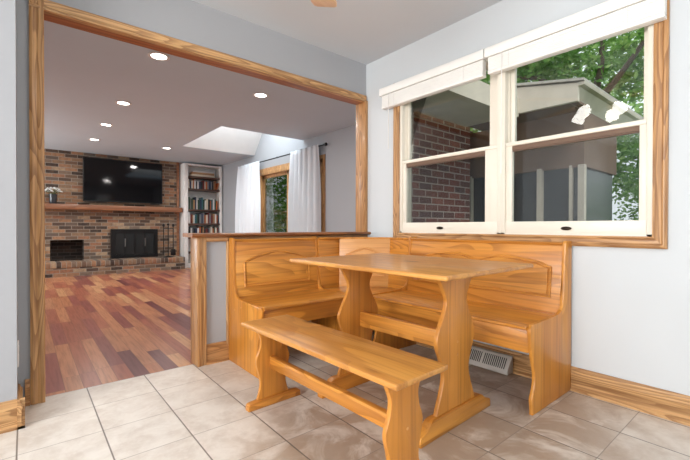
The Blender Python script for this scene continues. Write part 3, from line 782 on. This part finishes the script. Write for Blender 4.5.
obj('grip', MB().lathe([(0, .93), (.018, .94), (.028, .97), (.02, 1.0), (0, 1.01)], (2.35, 9.062, 0), 12), black_m, pk)
sv = thing('fire_shovel', 'black fire shovel hanging at the end of the tool stand near the bookcase', 'fire tool', (2.55, 9.06, .3), 'hanging fire tools')
obj('shaft', MB().tube([(2.55, 9.062, .42), (2.55, 9.062, .95)], .009, 8), black_m, sv)
obj('pan', MB().prism([(2.505, .44), (2.595, .44), (2.605, .31), (2.55, .295), (2.495, .31)], 'y', 9.056, 9.066, .002), black_m, sv)
obj('grip', MB().lathe([(0, .93), (.018, .94), (.028, .97), (.02, 1.0), (0, 1.01)], (2.55, 9.062, 0), 12), black_m, sv)

# vase of flowers on the mantel
VX, VY, VZ = .42, 9.262, 1.375
va = thing('vase', 'dark glass vase of white flowers on the mantel', 'vase', (VX, VY, VZ))
obj('body', MB().lathe([(0, VZ), (.052, VZ), (.058, VZ+.02), (.062, VZ+.12), (.070, VZ+.185), (.066, VZ+.185), (.057, VZ+.12), (.05, VZ+.02), (0, VZ+.015)], (VX, VY, 0), 20), plain('dark_vase_glass', srgb(58, 60, 64), .15), va)
petal_m = plain('white_petals', srgb(240, 240, 236), .7); stem_m = plain('green_stem', srgb(74, 96, 56), .7)
fpts = []
while len(fpts) < 22:
    a, u = random.uniform(0, 2*PI), random.uniform(.05, 1.0)
    q = Vector((.13*math.sqrt(1-u*u*.96)*math.cos(a), .105*math.sqrt(1-u*u*.96)*math.sin(a), .225+.075*u))
    if all((q-p).length > .043 for p in fpts): fpts.append(q)
for k, q in enumerate(fpts):
    px, py, z = VX+q.x, VY+q.y, VZ+q.z; a = math.atan2(q.y, q.x); rr = math.hypot(q.x, q.y)
    fl = tag(thing('flower', None, None, (px, py, VZ+.02)), 'white flower blossom in the dark vase on the mantel', 'flower', 'white flowers in the vase')
    obj('stem', MB().tube([(VX+rr*.2*math.cos(a), VY+rr*.2*math.sin(a), VZ+.03), (VX+rr*.33*math.cos(a), VY+rr*.33*math.sin(a), VZ+.20), (px, py, z)], .003, 5), stem_m, fl)
    mb = MB()
    for q in range(9):
        b2 = q*2*PI/9; mb.lathe([(0, -.004), (.009, 0), (.007, .007), (0, .010)], (px+.016*math.cos(b2), py+.016*math.sin(b2), z+.003*(q % 2)), 6)
    mb.lathe([(0, -.005), (.016, 0), (.013, .014), (0, .02)], (px, py, z+.004), 8)
    obj('blossom', mb, petal_m, fl)

# bookcase and books
BX0, BX1, BY0, BY1 = 2.80, 3.695, 9.10, 9.415
bc = thing('bookcase', 'white built-in bookcase with dark wooden shelves', 'bookcase', ((BX0+BX1)/2, 9.26, 0))
obj('side_panel', MB().box(BX0, BX0+.09, BY0, BY1, 0, 2.40, .004), white, bc); obj('side_panel', MB().box(BX1-.06, BX1, BY0, BY1, 0, 2.40, .004), white, bc)
obj('back_panel', MB().box(BX0+.09, BX1-.06, BY1-.02, BY1, 0, 2.40), white, bc); obj('top_panel', MB().box(BX0+.09, BX1-.06, BY0, BY1-.02, 2.36, 2.40, .003), white, bc)
SH = (2.115, 1.825, 1.345, 1.02, .70, .36)
for z in SH: obj('shelf', MB().box(BX0+.092, BX1-.062, BY0-.012, BY1-.022, z-.04, z, .003), shelf_m, bc)
obj('base_panel', MB().box(BX0+.09, BX1-.06, BY0+.01, BY1-.02, 0, .10), white, bc)
bcols = {n: plain('book_'+n.replace(' ', '_'), srgb(*c), .6) for n, c in {'dark blue': (44, 58, 84), 'cream': (214, 204, 184), 'dark red': (116, 44, 40), 'black': (34, 34, 36), 'teal': (56, 104, 112), 'tan': (170, 132, 94), 'dark green': (52, 78, 60), 'white': (226, 224, 220), 'grey': (128, 128, 130), 'orange': (188, 104, 58)}.items()}
pages_m = plain('book_pages', srgb(224, 216, 198), .8)
def make_book(x, w, d, h, z, y, colname, label, group, lean=0):
    mb = MB()
    mb.box(0, .004, 0, d, 0, h); mb.box(w-.004, w, 0, d, 0, h); mb.box(0, w, 0, .004, 0, h); n0 = len(mb.bm.faces)
    mb.box(.004, w-.004, .004, d-.006, .005, h-.005)
    mb.bm.faces.ensure_lookup_table()
    for k, f in enumerate(mb.bm.faces): f.material_index = 0 if k < n0 else 1
    o = obj('book', mb, [bcols[colname], pages_m], None, smooth=False)
    o.location = (x, y, z); o.rotation_euler = (0, lean, 0)
    return tag(o, label, 'book', group)
names = list(bcols)
ords = ('', 'second', 'third', 'fourth', 'fifth')
for si, (z, hmax, name) in enumerate(((1.825, .22, 'second'), (1.345, .29, 'third'), (1.02, .26, 'fourth'), (.70, .26, 'fifth'))):
    x = BX0+.10; end = BX1-.075
    if si == 0: end -= .07
    last = None
    while True:
        wd = random.uniform(.024, .048); h = hmax*random.uniform(.74, 1.0)
        if x+wd > end: break
        cn = random.choice([n for n in names if n != last]); last = cn
        make_book(x, wd, random.uniform(.16, .20), h, z+.0005, 9.125, cn, f'{cn} book standing on the {name} shelf from the top of the bookcase', f'{cn} books on the {name} shelf')
        x += wd+.0015
    if si == 0:
        make_book(x+.006, .03, .17, .17, z+.009, 9.125, 'orange', 'orange book leaning on the row on the second shelf from the top', None, .28)
for k, (cn, zz, ww) in enumerate((('cream', 2.1155, .56), ('tan', 2.166, .52))):
    mb = MB().box(-ww/2, ww/2, 0, .20, 0, .05, .003)
    o = obj('storage_box', mb, bcols[cn]); o.location = (3.25, 9.13, zz)
    tag(o, f'flat {cn} box lying on the top shelf of the bookcase, ' + ('underneath the other' if k == 0 else 'on top of the other'), 'box', 'flat boxes on the top shelf')
mb = MB().box(-.24, .24, 0, .18, 0, .028, .003); o = obj('storage_box', mb, bcols['white']); o.location = (3.25, 9.14, 2.2165); tag(o, 'flat white box at the very top of the pile on the bookcase', 'box', 'flat boxes on the top shelf')

# curtains and rod
def curtain(label, y0t, y1t, y0b, y1b, folds, ph):
    b = bmesh.new(); nu, nz = folds*10, 26; X0 = 3.598; rows = []
    ztop, zbot = 2.265, .03
    for j in range(nz+1):
        t = j/nz; z = ztop + .035*0 - t*(ztop-zbot); row = []
        for i in range(nu+1):
            s = i/nu; ya = y0t+(y0b-y0t)*t**.6; yb = y1t+(y1b-y1t)*t**.6
            am = .018 + .026*min(1, t*3)
            x = X0 + am*math.sin(2*PI*folds*s+ph+.5*math.sin(3*t+s*4)) + .008*math.sin(9*s+4*t)
            row.append(b.verts.new((x, ya+(yb-ya)*s + .010*math.sin(2*PI*folds*s*2+t*2), z - (.012*abs(math.sin(PI*folds*s)) if j == 0 else 0))))
        rows.append(row)
    for j in range(nz):
        for i in range(nu): b.faces.new((rows[j][i], rows[j][i+1], rows[j+1][i+1], rows[j+1][i]))
    mb = MB(); mb._merge(b)
    o = obj('curtain', mb, curtain_m, ang=80)
    s = o.modifiers.new('thickness', 'SOLIDIFY'); s.thickness = .004
    tag(o, label, 'curtain', 'white curtains at the patio door'); return o
curtain('white curtain panel covering the far side of the patio door, towards the bookcase', 7.02, 8.00, 7.02, 8.12, 6, .4)
curtain('white curtain panel covering the near side of the patio door, towards the oak post', 5.02, 5.84, 4.95, 5.90, 6, 1.1)
rod = thing('curtain_rod', 'dark curtain rod above the patio door', 'curtain rod', (3.62, 6.5, 2.26))
obj('pole', MB().tube([(3.668, 4.90, 2.25), (3.668, 8.05, 2.25)], .011, 10), black_m, rod)
for y in (4.88, 8.07): obj('finial', MB().lathe([(0, -.03), (.02, -.02), (.026, 0), (.02, .02), (0, .03)], (3.668, y, 2.25), 12), black_m, rod)
for y in (4.97, 6.45, 8.015): obj('bracket', MB().tube([(3.668, y, 2.25), (3.69, y, 2.27), (3.72, y, 2.27)], .007, 8), black_m, rod)

# ------------------------------------------------------------ outside
grass_m = plain('lawn', srgb(84, 112, 58), .9, var=.15, scale=3)
struct('ground', MB().box(2.56, 30, -16, 24, -.3, -.18), grass_m)
struct('wall_exterior', MB().box(2.57, 4.09, 2.58, 2.695, -.18, 2.9), brick_out)
soffit_m = plain('white_soffit', srgb(200, 190, 175), .6)
siding_m = plain('brown_siding', srgb(112, 86, 66), .8)
scr_m = NT('dark_screened_glazing').fin((.03, .038, .042, 1), .18, spec=.5)
struct('trim_5', MB().box(2.57, 4.0, 1.98, 2.58, 2.12, 2.15).box(2.57, 4.0, 1.95, 1.98, 2.10, 2.30), soffit_m)
PO = thing('sunroom', 'brown sided sunroom with a white gable roof edge and dark screens outside the window', 'sunroom', (5.8, 2.2, -.18))
obj('gable_fascia', MB().prism([(1.385, 2.13), (2.575, 2.15), (2.575, 2.53), (1.385, 2.30)], 'x', 4.0, 4.04), soffit_m, PO)
obj('gable_soffit', MB().box(4.04, 4.36, 1.40, 2.575, 2.13, 2.15).box(4.10, 4.36, 2.71, 4.0, 2.13, 2.15), siding_m, PO)
obj('eave_soffit', MB().prism([(1.375, 2.265), (1.385, 2.265), (1.47, 2.13), (1.46, 2.13)], 'x', 4.04, 6.0), soffit_m, PO)
obj('gutter', MB().prism([(1.335, 2.275), (1.385, 2.27), (1.385, 2.305), (1.325, 2.305)], 'x', 4.0, 6.0), soffit_m, PO)
rfm = plain('grey_shingles', srgb(176, 172, 164), .9, var=.1, scale=20)
obj('roof', MB().prism([(1.33, 2.306), (2.575, 2.548), (2.575, 2.575), (1.33, 2.33)], 'x', 3.985, 6.05), rfm, PO)
obj('header_wall', MB().box(4.36, 5.4, 1.45, 4.0, 1.56, 2.13), siding_m, PO)
obj('screen_panel', MB().box(4.40, 5.36, 1.48, 4.0, .5, 1.56), scr_m, PO)
obj('knee_wall', MB().box(4.36, 5.4, 1.45, 4.0, -.18, .5), siding_m, PO)
for y, wd in ((1.44, .06), (1.56, .022), (1.86, .05), (2.72, .05)): obj('post', MB().box(4.34, 4.40, y, y+wd, .5, 1.58), soffit_m, PO)
leaf_m = NT('leaves')
_co = leaf_m.objco(); _c = leaf_m.ramp(leaf_m.noise(_co, 3.2, 3), [(.3, srgb(74, 120, 52)), (.5, srgb(120, 168, 76)), (.72, srgb(178, 208, 122))])
leaf_m.fin(_c, .55)
_t2 = leaf_m.new('ShaderNodeBsdfTranslucent'); leaf_m.l.new(_c, _t2.inputs[0])
_m2 = leaf_m.new('ShaderNodeMixShader'); _m2.inputs[0].default_value = .4
leaf_m.l.new(leaf_m.bsdf.outputs[0], _m2.inputs[1]); leaf_m.l.new(_t2.outputs[0], _m2.inputs[2]); leaf_m.l.new(_m2.outputs[0], leaf_m.out.inputs[0]); leaf_m = leaf_m.m
bark_m = plain('bark', srgb(86, 74, 62), .9, var=.12, scale=9, bump=.4)
def leaves(name, blobs, n, size, parent, mat=leaf_m):
    vs, fs = [], []
    tot = sum(b[3] for b in blobs)
    for (c, r, sq, wgt) in blobs:
        for _ in range(int(n*wgt/tot)):
            d = Vector((random.gauss(0, 1), random.gauss(0, 1), random.gauss(0, 1))).normalized()*(random.random()**.45)
            p = Vector(c) + Vector((d.x*r, d.y*r, d.z*r*sq))
            a = Vector((random.gauss(0, 1), random.gauss(0, 1), random.gauss(0, .6))).normalized(); q = a.cross(Vector((random.gauss(0, 1), random.gauss(0, 1), random.gauss(0, 1)))).normalized()
            s = size*random.uniform(.6, 1.3); i = len(vs)
            vs += [p - a*s, p + q*s*.45 + a*s*.1, p + a*s, p - q*s*.45 + a*s*.1]; fs.append((i, i+1, i+2, i+3))
    off = Vector(parent['_base'])
    me = bpy.data.meshes.new(name); me.from_pydata([v-off for v in vs], [], fs); me.materials.append(mat)
    o = bpy.data.objects.new(name, me); COL.objects.link(o); o.parent = parent; return o
tr = thing('tree', 'large leafy tree with a forked dark trunk beyond the sunroom roof', 'tree', (9.4, 2.5, -.18))
TREE1 = tr
obj('trunk', MB().tube([(9.4, 2.5, -.2), (9.38, 2.48, 1.5), (9.35, 2.45, 2.9), (9.3, 2.42, 3.7)], [.18, .15, .125, .11], 12), bark_m, tr)
for pts, r in (([(9.3, 2.42, 3.6), (9.2, 2.9, 4.0), (9.0, 3.5, 4.35), (8.9, 4.2, 4.6)], [.09, .07, .05, .03]), ([(9.3, 2.42, 3.65), (9.35, 2.3, 4.3), (9.3, 2.25, 5.2)], [.085, .06, .035]),
               ([(9.3, 2.42, 3.5), (9.2, 2.05, 3.85), (9.1, 1.65, 4.3), (9.0, 1.2, 4.9)], [.08, .06, .045, .03])):
    obj('branch', MB().tube(pts, r, 9), bark_m, tr)
leaves('foliage', [((9.6, 4.4, 4.4), 1.6, .7, 3), ((10.2, 2.6, 4.9), 1.7, .7, 3), ((10.0, 1.0, 4.4), 1.3, .8, 2), ((10.4, 3.2, 3.4), 1.2, .8, 1.4), ((9.2, 5.6, 4.0), 1.4, .8, 2), ((8.9, 3.6, 5.0), 1.2, .5, 1.6)], 15000, .085, tr)
TREE1.location.y += .5
tr2 = thing('tree', 'dense green tree filling the garden beside the sunroom', 'tree', (15.5, 2.9, -.18))
obj('trunk', MB().tube([(15.5, 2.9, -.2), (15.5, 3.0, 2.0), (15.6, 2.9, 3.5)], [.2, .17, .1], 10), bark_m, tr2)
leaves('foliage', [((15.6, 2.4, 3.2), 2.1, 1.0, 3), ((16.2, 5.6, 4.4), 2.8, 1.0, 3), ((16.0, .6, 2.4), 2.0, 1.0, 2)], 11000, .13, tr2)
def shrub(label, x, y, r, h, n=1800):
    R = thing('shrub', label, 'shrub', (x, y, -.18))
    obj('stem', MB().tube([(x, y, -.2), (x, y, h*.5)], .03, 6), bark_m, R)
    leaves('foliage', [((x, y, h*.5), r, h/r*.5, 3), ((x+.3, y-.3, h*.35), r*.8, .7, 1)], n, .06, R)
shrub('tall dense shrub closing the far end of the garden behind the other shrubs', 12.2, 2.0, 1.3, 3.0, 5000)
shrub('wide dense shrub at the far open side of the garden', 12.0, -1.4, 1.6, 2.6, 5000)
shrub('leafy green shrub growing against the corner of the sunroom', 9.6, 1.25, .55, 1.9, 2200)
shrub('round green shrub in the open garden to the side of the sunroom', 8.0, .15, .7, 1.5, 2500)
shrub('tall green bush outside the patio door', 7.2, 8.6, 1.1, 2.3, 3000)
shrub('low green bush outside the patio door near the house wall', 6.4, 10.6, 1.0, 1.8, 2500)
tr3 = thing('tree', 'dark green tree seen through the patio door glass', 'tree', (8.5, 12.2, -.18))
obj('trunk', MB().tube([(8.5, 12.2, -.2), (8.5, 12.3, 2.5)], [.2, .12], 10), bark_m, tr3)
leaves('foliage', [((8.5, 12.2, 2.6), 1.9, 1.0, 3), ((9.6, 10.2, 2.0), 1.5, 1.1, 2)], 7000, .10, tr3)

for o in bpy.data.objects:
    if '_base' in o: del o['_base']
